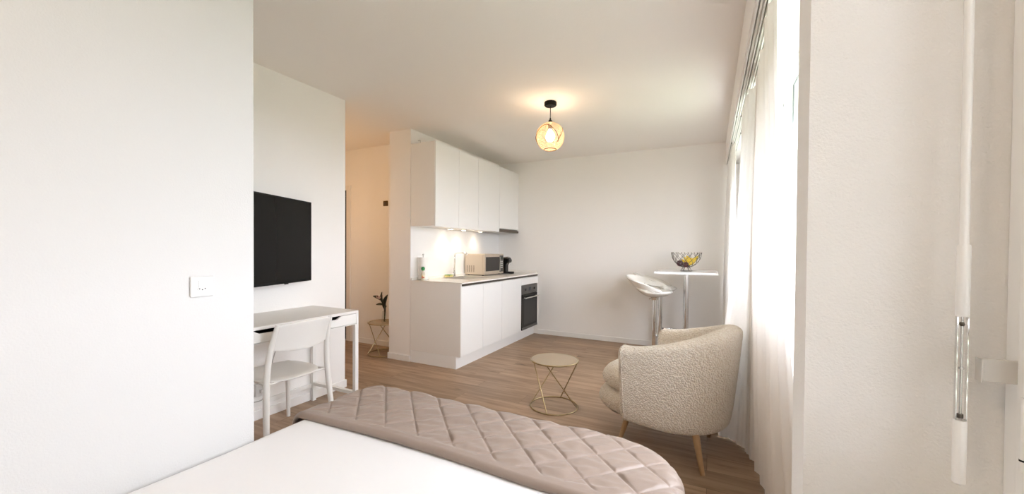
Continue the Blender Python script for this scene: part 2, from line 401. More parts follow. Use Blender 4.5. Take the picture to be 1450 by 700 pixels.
# ------------------------------------------------------------ crank rod
cr = thing('blind_crank', (.331, .81, 0), 'white blind crank rod hanging beside the near window', 'crank')
t = MB(); t.lathe([(.0052, 1.262), (.0052, 2.30)], n=16); t.build('rod', plastic, cr, smooth='auto')
t = MB(); t.lathe([(.0064, 1.157), (.0074, 1.159), (.0074, 1.26), (.0064, 1.262)], n=20); t.build('upper_grip', plastic, cr, smooth='auto')
t = MB(); t.box(-.0062, -.005, -.003, .003, 1.005, 1.157); t.box(.005, .0062, -.003, .003, 1.005, 1.157)
t.lathe([(.0016, 1.0), (.0016, 1.158)], n=10); t.lathe([(.003, 1.08), (.003, 1.083)], n=10)
t.build('folding_link', chrome, cr, smooth='auto')
t = MB(); t.lathe([(.0022, 1.143), (.0032, 1.146), (.0022, 1.149)], n=10); t.build('joint', bronze, cr)
t = MB(); t.lathe([(.0035, 1.008), (.0035, 1.014)], n=10); t.build('joint', bronze, cr)
t = MB(); t.lathe([(.0045, .910), (.0072, .913), (.0074, 1.003), (.0068, 1.005)], n=20); t.build('lower_grip', plastic, cr, smooth='auto')
cl = thing('crank_clip', (.36, .81, 1.0825), 'small white plastic clip on the near window frame', 'clip')
t = MB(); t.box(-.010, .040, -.003, .003, -.0165, .0165); t.build('arm', greyplastic, cl, bevel=.0015)
t = MB(); t.box(-.0125, -.010, -.010, .006, -.0165, .0165); t.build('lip', greyplastic, cl, bevel=.0008)

# ------------------------------------------------------------ wall socket by the bed
so = thing('wall_socket', (XN, .687, 1.124), 'white square wall socket with three pin holes, left of the television', 'socket')
sockw = mat('dimmed_socket_white', (.64, .635, .62), .4)  # socket white darkened to follow the dimmed wall colour
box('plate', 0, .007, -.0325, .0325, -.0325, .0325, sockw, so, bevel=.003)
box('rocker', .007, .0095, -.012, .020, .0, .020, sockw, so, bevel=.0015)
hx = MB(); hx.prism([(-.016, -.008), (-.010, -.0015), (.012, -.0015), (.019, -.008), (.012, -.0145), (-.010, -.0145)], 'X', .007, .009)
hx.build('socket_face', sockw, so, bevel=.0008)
for y, z in ((-.009, -.0065), (.0065, -.0065), (-.001, -.0098)):
    q = MB(); q.tube([(.0088, y, z), (.0095, y, z)], .0018, 10); q.build('pin_hole', black_hole, so)

# ------------------------------------------------------------ television
ang = math.atan2(.591, -.224)-PI/2   # local +y runs along the screen away from camera
tv = thing('television', (-2.86, 2.116, 1.3035), 'black flat television on a swivel bracket, mounted on the white wall above the desk', 'television')
dirv = Vector((.224, -.591, 0)).normalized(); nrm = Vector((.591, .224, 0)).normalized()
M = Matrix(((dirv.x, nrm.x, 0, 0), (dirv.y, nrm.y, 0, 0), (0, 0, 1, 0), (0, 0, 0, 1)))
MB().box(0, 1.02, -.04, 0, -.313, .313, M).build('bezel', tv_bezel, tv, bevel=.004)
MB().box(.012, 1.008, 0, .0015, -.292, .301, M).build('screen', tv_glass, tv)
MB().box(.28, .31, -.012, .001, -.319, -.313, M).build('sensor', tv_bezel, tv)
MB().box(.3, .72, -.055, -.04, -.18, .18, M).build('back_cover', tv_bezel, tv, bevel=.006)
b_ = MB(); c0 = M @ Vector((.5, -.055, 0)); b_.tube([c0, (c0.x-.09, c0.y+.03, 0), (-.064, c0.y-.1, 0)], .018, 8); b_.box(-.065, -.055, c0.y-.2, c0.y, -.12, .12)
b_.build('wall_bracket', blackm, tv)

# ------------------------------------------------------------ desk
dk = thing('desk', (0, 0, 0), 'white desk with two drawers under the television', 'desk')
XD = -2.40; DY0, DY1 = 1.235, 2.175
box('desk_top', XL+.003, XD, DY0, DY1, .757, .777, deskpaper, dk, bevel=.002)
cs = MB(); cs.box(XL+.01, XD, DY1-.02, DY1, .672, .757); cs.box(XL+.01, XD, DY0, DY0+.02, .672, .757); cs.box(XL+.01, XL+.03, DY0+.02, DY1-.02, .672, .757)
cs.box(XL+.03, XD-.003, DY0+.02, DY1-.02, .672, .677); cs.box(XL+.03, XD-.003, 1.695, 1.715, .677, .757)
cs.build('casing', deskw, dk, bevel=.001)
for a, b, c, d in ((DY0+.023, 1.703, 1.395, 1.62), (1.707, DY1-.023, 1.775, 2.02)):
    pr = MB(); z0, z1 = .681, .754
    pr.prism([(a, z0), (b, z0), (b, z1), (d, z1), (d-.04, z1-.021), (c+.04, z1-.021), (c, z1), (a, z1)], 'X', XD-.016, XD)
    dr = pr.build('drawer', deskw, dk, bevel=.0008)
    q = MB(); q.box(XD-.30, XD-.29, a, b, z0, z1); q.box(XD-.29, XD-.016, a, b, z0, z0+.006); q.box(XD-.29, XD-.016, a, a+.01, z0, z1-.03); q.box(XD-.29, XD-.016, b-.01, b, z0, z1-.03)
    q.build('drawer_box', mat('drawer_inside', (.03, .028, .025), .7), dr)
for y0 in (DY0, DY1-.03):
    q = MB(); q.box(XD-.03, XD, y0, y0+.03, .13, .672); q.box(XL+.045, XD-.03, y0, y0+.03, .13, .155)
    q.build('leg_frame', deskw, dk, bevel=.002)
    q = MB(); q.box(XL+.014, XL+.044, y0, y0+.03, 0, .672); q.build('leg', deskw, dk, bevel=.002)
box('back_rail', XL+.014, XL+.03, DY0+.03, DY1-.03, .107, .142, deskw, dk, bevel=.002)
# socket and cable under the desk
so2 = thing('wall_socket', (XL, 1.735, .22), 'white surface socket with a plugged cable low on the wall under the desk', 'socket')
box('plate', 0, .03, -.035, .035, -.045, .045, plastic, so2, bevel=.004)
box('plug', .03, .055, -.012, .012, -.02, .004, plastic, so2, bevel=.003)
cb = MB()
pts = [(XL+.055, 1.735, .21), (XL+.07, 1.72, .16), (XL+.03, 1.66, .15), (XL+.015, 1.56, .17), (XL+.02, 1.45, .17)]
cb.tube([tuple(interp([Vector((p[0], p[1], p[2])) for p in pts], k/30)) for k in range(31)], .0035, 6)
pts = [(XL+.06, 1.735, .215), (XL+.07, 1.76, .3), (XL+.03, 1.84, .47), (XL+.02, 1.88, .56), (XL+.02, 1.98, .665)]
cb.tube([tuple(interp([Vector((p[0], p[1], p[2])) for p in pts], k/30)) for k in range(31)], .003, 6)
tag(cb.build('power_cable', mat('grey_cable', (.5, .48, .45), .5), smooth=True), 'thin grey power cable running along the wall under the desk', 'cable')

# ------------------------------------------------------------ white desk chair (faces -X)
ch = thing('desk_chair', (-2.53, 1.638, 0), 'white wooden chair with a curved back tucked under the desk', 'chair')
def seat_pt(i, n):
    pass
n = 40; outline = []
for k in range(n):
    a = 2*PI*k/n; cx, sy = math.cos(a), math.sin(a)
    ex = 2.8
    x = math.copysign(abs(cx)**(2/ex), cx)*.215; y = math.copysign(abs(sy)**(2/ex), sy)*(.205+(.012 if cx < 0 else -.01)*abs(cx))
    outline.append((x, y))
def seatz(x, y): return .445-.010*math.exp(-((x-.02)**2+y*y)/.02)+ .06*y*y
sm = MB()
rings = []
for s_, dz in ((0.02, 0), (.35, 0), (.7, 0), (.93, -.001), (1, -.006), (1, -.012), (.96, -.017), (.3, -.019), (.02, -.019)):
    rings.append([Vector((x*s_, y*s_, seatz(x*s_, y*s_)+dz)) for x, y in outline])
sm.rings(rings); sm.build('seat', chairw, ch, smooth='auto')
for sy in (-1, 1):
    q = MB()
    pts = [(.245, .235*sy, 0), (.215, .220*sy, .22), (.198, .208*sy, .43), (.200, .199*sy, .56), (.222, .19*sy, .68), (.262, .18*sy, .795)]
    P = [interp([Vector(p) for p in pts], k/24) for k in range(25)]
    q.tube(P, [.0155+.0035*math.sin(PI*min(1, k/24)) - .004*(k/24)**3 for k in range(25)], 14)
    q.build('back_leg', chairw, ch, smooth='auto')
    q = MB(); q.tube([(-.255, .232*sy, 0), (-.20, .188*sy, .428)], [.013, .0175], 14); q.build('front_leg', chairw, ch, smooth='auto')
q = MB()
for sy in (-1, 1):
    q.tube([(-.19, .16*sy, .427), (0, .17*sy, .424), (.198, .205*sy, .43)], .008, 8)
q.tube([(-.185, -.17, .427), (-.185, .17, .427)], .007, 8); q.tube([(.19, -.2, .43), (.15, 0, .42), (.19, .2, .43)], .007, 8)
q.build('seat_frame', chairw, ch, smooth='auto')
def backfn(a, b):
    y = -.188+.376*a; bow = 1-(2*a-1)**2
    z = .637+.152*b + .012*bow*(b*1.0) - .022*bow*(1-b)
    x = .205+.052*b**1.3+.045*bow
    return (x, y, z)
q = MB(); q.grid(backfn, 30, 10); q.build('backrest', chairw, ch, smooth=True, solid=.012, offs=0, bevel=.003)

# ------------------------------------------------------------ kitchen
XF = -2.285
splits = [3.393, 3.843, 4.296, 4.856, 5.42]
# base units
for k in range(3):
    a, b = splits[k], splits[k+1]
    lab = ['white base cabinet at the near end of the kitchen, tall side panel showing', 'white base cabinet, second from the near end', 'white base cabinet directly left of the oven'][k]
    t = thing('base_cabinet', (0, (a+b)/2, 0), lab, 'cabinet', group='white handleless base cabinets'); h = (b-a)/2
    q = MB(); x0, x1 = XK+.004, XF-.02
    q.box(x0, x1+(.0195 if k == 0 else 0), -h, -h+.018, .132, .889 if k == 0 else .862); q.box(x0, x1, h-.018, h, .132, .862); q.box(x0, x1, -h+.018, h-.018, .132, .15); q.box(x0, x0+.01, -h+.018, h-.018, .15, .862); q.box(x0+.01, x1, -h+.018, h-.018, .84, .862)
    q.build('body', cabside, t, bevel=.0008)
    box('door', XF-.019, XF, -h+(.0185 if k == 0 else .0022), h-.0022, .134, .86, cabw, t, bevel=.0015)
# oven housing
t = thing('oven_cabinet', (0, 5.138, 0), 'white cabinet housing the built-in oven at the far wall', 'cabinet')
q = MB(); x0, x1 = XK+.004, XF-.02
q.box(x0, x1, -.28, -.262, .132, .862); q.box(x0, x1, .26, .29, .132, .862); q.box(x0, x1, -.262, .26, .132, .146); q.box(x0, x1, -.262, .26, .765, .862)
q.build('body', cabside, t, bevel=.0008)
box('drawer_front', XF-.019, XF, -.279, .292, .762, .86, cabw, t, bevel=.0015)
box('filler_strip', XF-.019, XF, .262, .292, .134, .76, cabw, t, bevel=.0015)
ov = thing('oven', (XF, 5.138, .448), 'dark glass built-in oven with a bar handle', 'oven')
h, w = .306, .266
box('housing', -.5, -.02, -.255, .255, -.295, .30, ovensteel, ov)
box('control_panel', -.02, .003, -w, w, .185, h, ovensteel, ov, bevel=.002)
box('door', -.02, .004, -w, w, -h, .180, mat('oven_door_black', (.008, .008, .008), .25, spec=.2), ov, bevel=.002)
box('window', .004, .0052, -.205, .205, -.24, .105, oven_glass, ov)
box('bottom_trim', .004, .006, -w, w, -h, -.272, ovensteel, ov)
q = MB(); q.tube([(.005, -.2, .135), (.045, -.2, .135)], .006); q.tube([(.005, .2, .135), (.045, .2, .135)], .006); q.tube([(.045, -.235, .135), (.045, .235, .135)], .009, 12)
q.build('handle', steel, ov, smooth='auto')
q = MB(); q.box(.003, .005, -.035, .035, .225, .27); q.build('display', mat('oven_display', (.02, .03, .05), .1), ov)
for y in (-.15, .15):
    q = MB(); q.tube([(.003, y, .247), (.022, y, .247)], .017, 20); q.build('knob', ovensteel, ov, smooth='auto')
# plinth, channel, worktop, splashback
q = MB(); q.box(XK+.004, -2.341, 3.395, 5.42, 0, .13); tag(q.build('plinth', cabw, bevel=.001), 'white plinth running under all the base cabinets', 'plinth')
q = MB(); q.box(-2.30, -2.288, 3.4125, 5.428, .866, .889); q.box(-2.32, -2.30, 3.4125, 5.428, .866, .868)
tag(q.build('handle_channel', bronze), 'dark bronze grip channel below the worktop edge', 'handle channel')
wk = MB(); wx0, wx1 = XK+.004, -2.268; sx0, sx1, sy0, sy1 = -2.84, -2.44, 3.80, 4.28
wk.box(wx0, wx1, 3.390, sy0, .890, .904); wk.box(wx0, wx1, sy1, 5.430, .890, .904); wk.box(wx0, sx0, sy0, sy1, .890, .904); wk.box(sx1, wx1, sy0, sy1, .890, .904)
tag(wk.build('worktop', worktop_m), 'thin white worktop over the base cabinets', 'worktop')
q = MB(); q.box(wx0, wx1-.03, 5.413, 5.430, .9042, .94)
tag(q.build('upstand', worktop_m, bevel=.001), 'low white upstand where the worktop meets the far wall', 'upstand')
q = MB(); q.box(XK+.0005, XK+.004, 3.396, 5.43, .904, 1.497)
tag(q.build('splashback', splash_m), 'plain white splashback panel lit by cabinet spotlights', 'splashback')
q = MB(); q.box(XK+.0045, XK+.020, 3.396, 5.412, .9042, .925); tag(q.build('upstand', worktop_m, bevel=.001), 'low white strip along the foot of the splashback', 'upstand')
# sink
sk = thing('sink', (0, 0, 0), 'steel sink set into the worktop in front of the microwave', 'sink')
q = MB(); d = .012
q.box(sx0-d, sx1+d, sy0-d, sy0+.004, .9042, .907); q.box(sx0-d, sx1+d, sy1-.004, sy1+d, .9042, .907); q.box(sx0-d, sx0+.004, sy0+.004, sy1-.004, .9042, .907); q.box(sx1-.004, sx1+d, sy0+.004, sy1-.004, .9042, .907)
q.build('rim', steel, sk, bevel=.0008)
q = MB(); q.box(sx0+.003, sx0+.006, sy0+.003, sy1-.003, .76, .905); q.box(sx1-.006, sx1-.003, sy0+.003, sy1-.003, .76, .905); q.box(sx0+.006, sx1-.006, sy0+.003, sy0+.006, .76, .905); q.box(sx0+.006, sx1-.006, sy1-.006, sy1-.003, .76, .905); q.box(sx0+.003, sx1-.003, sy0+.003, sy1-.003, .755, .76)
q.build('bowl', steel, sk)
q = MB(); q.lathe([(.03, .7605), (.03, .763), (.022, .7635)], ((sx0+sx1)/2, (sy0+sy1)/2, 0), 20); q.build('drain', chrome, sk, smooth='auto')
# faucet
fa = thing('faucet', (-2.885, 4.14, .904), 'thin chrome kitchen faucet left of the microwave', 'faucet')
q = MB(); q.lathe([(.024, 0), (.024, .01), (.014, .014), (.014, .06)], n=18); q.build('base', chrome, fa, smooth='auto')
q = MB(); P = [(0, 0, .05), (0, 0, .22)]
for k in range(1, 13):
    a = PI*k/12*.55; P.append((.05*(1-math.cos(a)), 0, .25+.05*math.sin(a)-.02))
P = [(0, 0, .05), (0, 0, .24), (0, 0, .27), (.01, 0, .29), (.04, 0, .298), (.13, 0, .300), (.17, 0, .298), (.185, 0, .285), (.185, 0, .27)]
q.tube(P, .0095, 12); q.build('spout', chrome, fa, smooth=True)
q = MB(); q.tube([(0, 0, .05), (0, -.03, .055)], .008); q.tube([(0, -.03, .05), (.01, -.035, .11)], .0045); q.build('lever', chrome, fa, smooth='auto')
# sponge
sp = thing('sponge', (-2.76, 3.77, .9045), 'yellow and green kitchen sponge beside the sink', 'sponge', rz=.2)
sp.location = (-2.885, 4.02, .9045)
box('foam', -.035, .035, -.05, .05, 0, .022, mat('sponge_yellow', (.75, .65, .25), .9, bump=(200, 1)), sp, bevel=.004)
box('scourer', -.035, .035, -.05, .05, .022, .03, mat('scourer_green', (.18, .35, .12), .95, bump=(300, 1)), sp, bevel=.002)
# microwave (front faces +X)
mw = thing('microwave', (-2.62, 4.70, .905), 'silver microwave with a dark window on the worktop', 'microwave')
mh, mwid, md = .283, .262, .305
beige_steel = mat('microwave_silver', (.58, .50, .41), .38, .55)
box('body', -md, -.03, -mwid, mwid, .010, mh, beige_steel, mw, bevel=.004)
box('door_frame', -.03, 0, -mwid, mwid, .010, mh, beige_steel, mw, bevel=.003)
box('window', 0, .003, -mwid+.03, .135, .055, mh-.04, mat('microwave_window', (.02, .018, .016), .15), mw, bevel=.002)
cp = box('control_panel', 0, .003, .145, mwid-.012, .035, mh-.022, mat('microwave_panel', (.05, .045, .04), .3), mw, bevel=.001)
box('display', .003, .004, .16, .235, .215, .24, mat('mw_display', (.02, .05, .04), .1), cp)
for i in range(4):
    for j in range(2):
        box('button', .003, .0045, .165+j*.038, .190+j*.038, .085+i*.028, .102+i*.028, greyplastic, cp)
box('door_handle', .003, .018, .138, .146, .05, mh-.04, steel, mw, bevel=.002)
for k in range(4):
    q = MB()
    for r_ in range(8): q.box(-.275+k*.034, -.259+k*.034, -mwid-.0008, -mwid+.0005, .045+r_*.011, .052+r_*.011)
    q.build('side_vent', mat('vent_dark', (.16, .12, .09), .6), mw)
for x in (-.27, -.05):
    for y in (-.22, .22):
        q = MB(); q.lathe([(.012, 0), (.012, .010)], (x, y, 0), 12); q.build('foot', blackm, mw)
# coffee machine
cf = thing('coffee_machine', (-2.60, 5.075, .9045), 'small black capsule coffee machine right of the microwave', 'coffee machine')
cfm = mat('coffee_black', (.008, .008, .008), .25)
q = MB(); q.prism([(-.16, 0), (-.02, 0), (-.02, .13), (0, .15), (.03, .16), (.04, .19), (.02, .225), (-.04, .235), (-.16, .22)], 'Y', -.045, .045); q.build('body', cfm, cf, bevel=.008)
q = MB(); q.lathe([(.042, 0), (.045, .006), (.045, .026), (.04, .03)], (.045, 0, 0), 22); q.build('drip_tray', cfm, cf, smooth='auto')
q = MB(); q.box(-.02, .05, -.03, .03, 0, .012); q.build('base', cfm, cf)
q = MB(); q.lathe([(.012, .12), (.012, .155)], (.02, 0, 0), 14); q.build('spout', chrome, cf, smooth='auto')
q = MB(); q.prism([(-.15, .222), (.0, .236), (.03, .228), (.035, .236), (-.0, .246), (-.15, .232)], 'Y', -.02, .02); q.build('lever', chrome, cf, bevel=.002)
q = MB(); q.box(-.22, -.16, -.04, .04, 0, .2); q.build('water_tank', clear_glass, cf, bevel=.006)
# paper towel roll and soap bottle
pt = thing('paper_towel_roll', (-2.872, 3.515, .9045), 'white paper towel roll standing at the near end of the worktop', 'paper towel')
q = MB(); q.lathe([(.02, .012), (.054, .012), (.054, .25), (.02, .25)], n=32); q.build('paper', mat('paper_white', (.88, .86, .83), .95, bump=(80, .4)), pt, smooth='auto')
q = MB(); q.lathe([(.066, 0), (.066, .008), (.06, .011)], n=32); q.build('base', steel, pt, smooth='auto')
q = MB(); q.lathe([(.006, .01), (.006, .275), (.011, .28), (.011, .29), (.003, .295)], n=14); q.build('pole', steel, pt, smooth='auto')
sb_ = thing('soap_bottle', (-2.815, 3.442, .9045), 'small clear soap bottle with a green cap in front of the paper towel', 'bottle')
q = MB(); q.lathe([(.022, 0), (.025, .004), (.025, .07), (.018, .09), (.009, .1), (.009, .11)], n=22, sy=.7); q.build('body', mat('soap_bottle_body', (.72, .66, .55), .25), sb_, smooth='auto')
q = MB(); q.lathe([(.014, .108), (.019, .118), (.021, .13), (.018, .143), (.008, .15)], n=20); q.build('cap', mat('cap_green', (.01, .22, .06), .35), sb_, smooth='auto')
q = MB()
def lab_(a, b): 
    t_ = -1.9+a*1.9
    return (.0256*math.cos(t_), .0256*.7*math.sin(t_), .018+.045*b)
q.grid(lab_, 12, 4); q.build('label_patch', mat('label_cream', (.85, .78, .6), .5), sb_, smooth=True)
q = MB()
def lab2(a, b): 
    t_ = -1.6+a*1.2
    return (.0262*math.cos(t_), .0262*.7*math.sin(t_), .022+.01*b+.006*a)
q.grid(lab2, 12, 2); q.build('label_stripe', mat('label_red', (.55, .03, .03), .5), sb_, smooth=True)
q = MB()
def lab3(a, b): 
    t_ = -1.35+(a-.5)*.8*(1-b)
    return (.0262*math.cos(t_), .0262*.7*math.sin(t_), .036+.022*b)
q.grid(lab3, 8, 4); q.build('label_motif', mat('label_orange', (.8, .35, .05), .5), sb_, smooth=True)

# wall cabinets
ZB, ZT = 1.50, 2.402; XU = -2.615
us = [3.396, 3.836, 4.268, 4.826, 5.43]
for k in range(4):
    a, b = us[k], us[k+1]; h = (b-a)/2
    lab = ['white wall cabinet nearest the camera, its beige-lit side showing', 'white wall cabinet second from the near end', 'white wall cabinet directly left of the range hood cabinet', 'white wall cabinet above the range hood at the far wall'][k]
    t = thing('wall_cabinet', (0, (a+b)/2, ZB), lab, 'cabinet', group='white handleless wall cabinets')
    z0 = .0 if k < 3 else .045
    q = MB(); x0, x1 = XK+.005, XU-.02; H = ZT-ZB
    q.box(x0, x1, -h, -h+.016, z0, H); q.box(x0, x1, h-.016, h, z0, H); q.box(x0, x1, -h+.016, h-.016, z0, z0+.016); q.box(x0, x1, -h+.016, h-.016, H-.016, H); q.box(x0, x0+.006, -h+.016, h-.016, z0+.016, H-.016)
    q.build('body', cabside, t, bevel=.0008)
    box('door', XU-.019, XU, -h+(.0 if k == 0 else .0022), h-.0022, z0+(-.006 if k < 3 else .002), H, cabw, t, bevel=.0015)
rh = thing('range_hood', (0, (us[3]+us[4])/2, ZB-.012), 'dark slimline range hood under the last wall cabinet', 'range hood')
h = (us[4]-us[3])/2
box('housing', XK+.006, XU-.02, -h+.003, h-.003, .012, .056, ovensteel, rh, bevel=.002)
box('front_bar', XU-.019, XU+.004, -h+.003, h-.003, .010, .044, mat('hood_bronze', (.16, .13, .10), .35, .8), rh, bevel=.002)
box('filter', XK+.08, XU-.08, -h+.05, h-.05, .008, .012, steel, rh)
# hook on wall above the cabinets
q = MB(); q.tube([(XK, 3.52, 2.47), (XK+.03, 3.52, 2.47), (XK+.03, 3.52, 2.44)], .004, 8)
tag(q.build('wall_hook', steel, smooth='auto'), 'tiny metal hook on the wall above the first cabinet', 'hook')
# spotlights under cabinets
warm = (1.0, .72, .44)
spy = [3.98, 4.27, 4.68]
for k, y in enumerate(spy):
    t = thing('cabinet_spotlight', (XK+.12, y, ZB), ['round spotlight under the wall cabinets, nearest the paper towel', 'round spotlight under the wall cabinets, middle of three', 'round spotlight under the wall cabinets, nearest the hood'][k], 'spotlight', group='spotlights under the wall cabinets')
    q = MB(); q.lathe([(.032, -.008), (.034, -.004), (.034, 0)], n=24, ); q.build('ring', steel, t, smooth='auto')
    q = MB(); q.lathe([(.026, -.0095), (.026, -.008)], n=24); q.build('lens', mat('warm_lens', (1, 1, 1), .5, emit=((1, .8, .55), 12)), t)
    l = bpy.data.lights.new('spot_beam', 'SPOT'); l.energy = 3.2; l.color = (1, .80, .58); l.spot_size = math.radians(125); l.spot_blend = .9; l.shadow_soft_size = .025
    lo = bpy.data.objects.new('spot_beam', l); C.objects.link(lo); lo.location = (0, 0, -.013); lo.parent = t

# ------------------------------------------------------------ hallway fittings
wf = thing('wall_plate', (-3.70, YH, 1.826), 'small dark square fitting high on the hallway wall', 'wall fitting')
box('plate', -.035, .035, -.012, 0, -.033, .033, mat('dark_brass', (.12, .08, .035), .35, .8), wf, bevel=.002)
box('button', -.016, .016, -.016, -.012, -.016, .016, bronze, wf, bevel=.001)
hl = thing('wall_sconce', (-4.15, 2.498, 1.70), 'warm wall sconce in the hallway', 'lamp')
box('back_plate', -.05, .05, 0, .015, -.09, .09, steel, hl, bevel=.003)
q = MB(); q.lathe([(.055, -.10), (.06, -.09), (.06, .09), (.055, .10)], (0, .08, 0), n=32); q.build('shade', mat('opal_lit', (1, .95, .88), .5, emit=((1, .62, .30), 1.2)), hl, smooth='auto')

# gold wire side tables
def wire_table(loc, rz, label):
    t = thing('side_table', loc, label, 'side table', rz, group='small brass wire side tables'); R_, Hh = .188, .378
    def ring(z, r=.005): 
        q = MB(); q.tube([(R_*math.cos(2*PI*k/64), R_*math.sin(2*PI*k/64), z) for k in range(64)], r, 8, closed=True); return q
    q = ring(Hh-.006, .006); q.build('top_ring', gold, t, smooth=True)
    q = MB(); q.lathe([(R_-.004, Hh-.007), (R_-.004, Hh-.001)], n=64); q.build('glass_top', smoke_glass, t)
    q = ring(.005); q.build('bottom_ring', gold, t, smooth=True)
    for k in range(4):
        a0 = k*PI/2; a1 = a0+PI/2
        q = MB(); q.tube([(R_*.985*math.cos(a0), R_*.985*math.sin(a0), Hh-.010), (R_*math.cos(a1)*.995, R_*math.sin(a1)*.995, .007)], .0042, 8); q.build('leg', gold, t, smooth='auto')
    return t
st = wire_table((-1.10, 2.968, 0), math.radians(-86.6), 'round brass wire side table standing on the open floor before the bed')
dup(st, (-3.462, 3.53, 0), math.radians(-60), 'round brass wire side table in the hallway holding a flower vase')
# vase with magnolia
vz = .378
va = thing('flower_vase', (-3.44, 3.50, vz), 'glass vase with a pink flower and dark leaves on the hallway table', 'vase')
q = MB(); q.lathe([(.028, 0), (.03, .004), (.026, .08), (.022, .13)], n=24); q.build('glass', clear_glass, va, smooth='auto')
q = MB(); q.tube([(0, 0, .006), (.004, .0, .12), (-.004, .0, .2), (-.03, -.01, .26)], .005, 8); q.tube([(.003, 0, .01), (.02, 0, .15), (.015, 0, .29)], .0055, 8); q.build('stem', mat('stem_dark', (.02, .028, .012), .6), va, smooth=True)
leafm = mat('leaf_dark', (.014, .018, .010), .4)
def leaf(base, tip, w, nrm_, name='leaf', m=leafm, cup=.3):
    base, tip, nrm_ = Vector(base), Vector(tip), Vector(nrm_).normalized(); ax = tip-base; s = ax.cross(nrm_).normalized()
    def fn(a, b):
        ww = w*math.sin(PI*min(1, a*.97+.015))**.8; u = (b-.5)*2
        return tuple(base+ax*a+s*u*ww+nrm_*(cup*w*(u*u)+.12*ax.length*math.sin(PI*a)))
    return MB().grid(fn, 12, 6).build(name, m, va, smooth=True, solid=.001)
leaf((-.02, 0, .24), (-.15, -.03, .30), .026, (0, -.4, 1)); leaf((0, 0, .2), (-.11, -.02, .2), .02, (0, -.6, .8))
leaf((.01, 0, .2), (-.02, -.01, .36), .03, (-.3, -1, 0)); leaf((.01, 0, .18), (.06, .0, .33), .028, (0, -1, .2)); leaf((.01, 0, .12), (.07, -.03, .2), .02, (0, -.8, .5)); leaf((0, 0, .16), (.01, .01, .30), .024, (0, -1, 0))
petal = mat('petal_pink', (.62, .42, .33), .6)
for k in range(6):
    a = 2*PI*k/6
    leaf((-.055, -.01, .265), (-.055+.042*math.cos(a)-.012, -.01+.042*math.sin(a), .30+.012*(k % 2)), .02, (math.cos(a), math.sin(a), -.8), 'petal', petal, -.4)

# ------------------------------------------------------------ pendant lamp
pl = thing('pendant_lamp', (-1.29, 3.32, 0), 'black corded pendant lamp with a round woven rattan shade', 'lamp')
q = MB(); q.lathe([(.048, HC-.038), (.055, HC-.030), (.055, HC-.006), (.05, HC)], n=32); q.build('ceiling_rose', blackm, pl, smooth='auto')
q = MB(); q.tube([(0, 0, HC-.036), (0, 0, 2.42)], .0035, 8); q.build('cord', blackm, pl)
q = MB(); q.lathe([(.006, 2.43), (.008, 2.415), (.017, 2.405), (.019, 2.385), (.024, 2.38), (.019, 2.35), (.019, 2.33)], n=20); q.build('socket', blackm, pl, smooth='auto')
rc = (0, 0, 2.262); RS = .125
rattan = bpy.data.materials.new('rattan'); rattan.use_nodes = True
nt = rattan.node_tree; pb = nt.nodes['Principled BSDF']; pb.inputs['Base Color'].default_value = (.85, .72, .54, 1); pb.inputs['Roughness'].default_value = .6
tl = nt.nodes.new('ShaderNodeBsdfTranslucent'); tl.inputs[0].default_value = (.95, .80, .58, 1); mx = nt.nodes.new('ShaderNodeMixShader'); mx.inputs[0].default_value = .35
nt.links.new(pb.outputs[0], mx.inputs[1]); nt.links.new(tl.outputs[0], mx.inputs[2]); nt.links.new(mx.outputs[0], nt.nodes['Material Output'].inputs[0])
q = MB()
z_lo, z_hi = 2.15, 2.378
for k in range(24):
    z = z_lo+(z_hi-z_lo)*k/23; r = math.sqrt(max(.0004, RS*RS-(z-rc[2])**2))
    wob = .0016
    q.tube([((r+wob*math.sin(j*PI))*math.cos(2*PI*j/48), (r+wob*math.cos(j*PI))*math.sin(2*PI*j/48), z) for j in range(48)], .0021, 5, closed=True)
shade = q.build('shade', rattan, pl, smooth=True)
ribm = mat('rattan_rib', (.30, .17, .08), .6)
for k in range(12):
    a = 2*PI*k/12
    q = MB(); P = []
    for j in range(17):
        z = z_lo+(z_hi-z_lo)*j/16; r = math.sqrt(max(.0004, RS*RS-(z-rc[2])**2))+.002; P.append((r*math.cos(a), r*math.sin(a), z))
    q.tube(P, .0018 if k % 3 else .0024, 5); q.build('rib', rattan, shade, smooth=True)
for k in range(3):
    a0 = 2*PI*k/3+.5; q = MB(); P = []
    for j in range(33):
        u = j/32; a = a0+(u-.5)*2.15; z = z_lo+.045+.15*math.sin(PI*u)**.7
        r = math.sqrt(max(.0004, RS*RS-(z-rc[2])**2))+.004; P.append((r*math.cos(a), r*math.sin(a), z))
    q.tube(P, .0032, 6); q.build('petal_arc', ribm, shade, smooth=True)
r0 = math.sqrt(RS*RS-(z_lo-rc[2])**2)
q = MB(); q.tube([(r0*math.cos(2*PI*j/48), r0*math.sin(2*PI*j/48), z_lo-.002) for j in range(48)], .004, 6, closed=True); q.build('bottom_hoop', ribm, shade, smooth=True)
q = MB(); q.lathe([(.012, 2.335), (.014, 2.32), (.032, 2.29), (.040, 2.262), (.034, 2.235), (.018, 2.219), (.002, 2.215)], n=20)
q.build('bulb', mat('bulb_lit', (1, .95, .85), .4, emit=((1, .78, .50), 18)), pl, smooth=True)

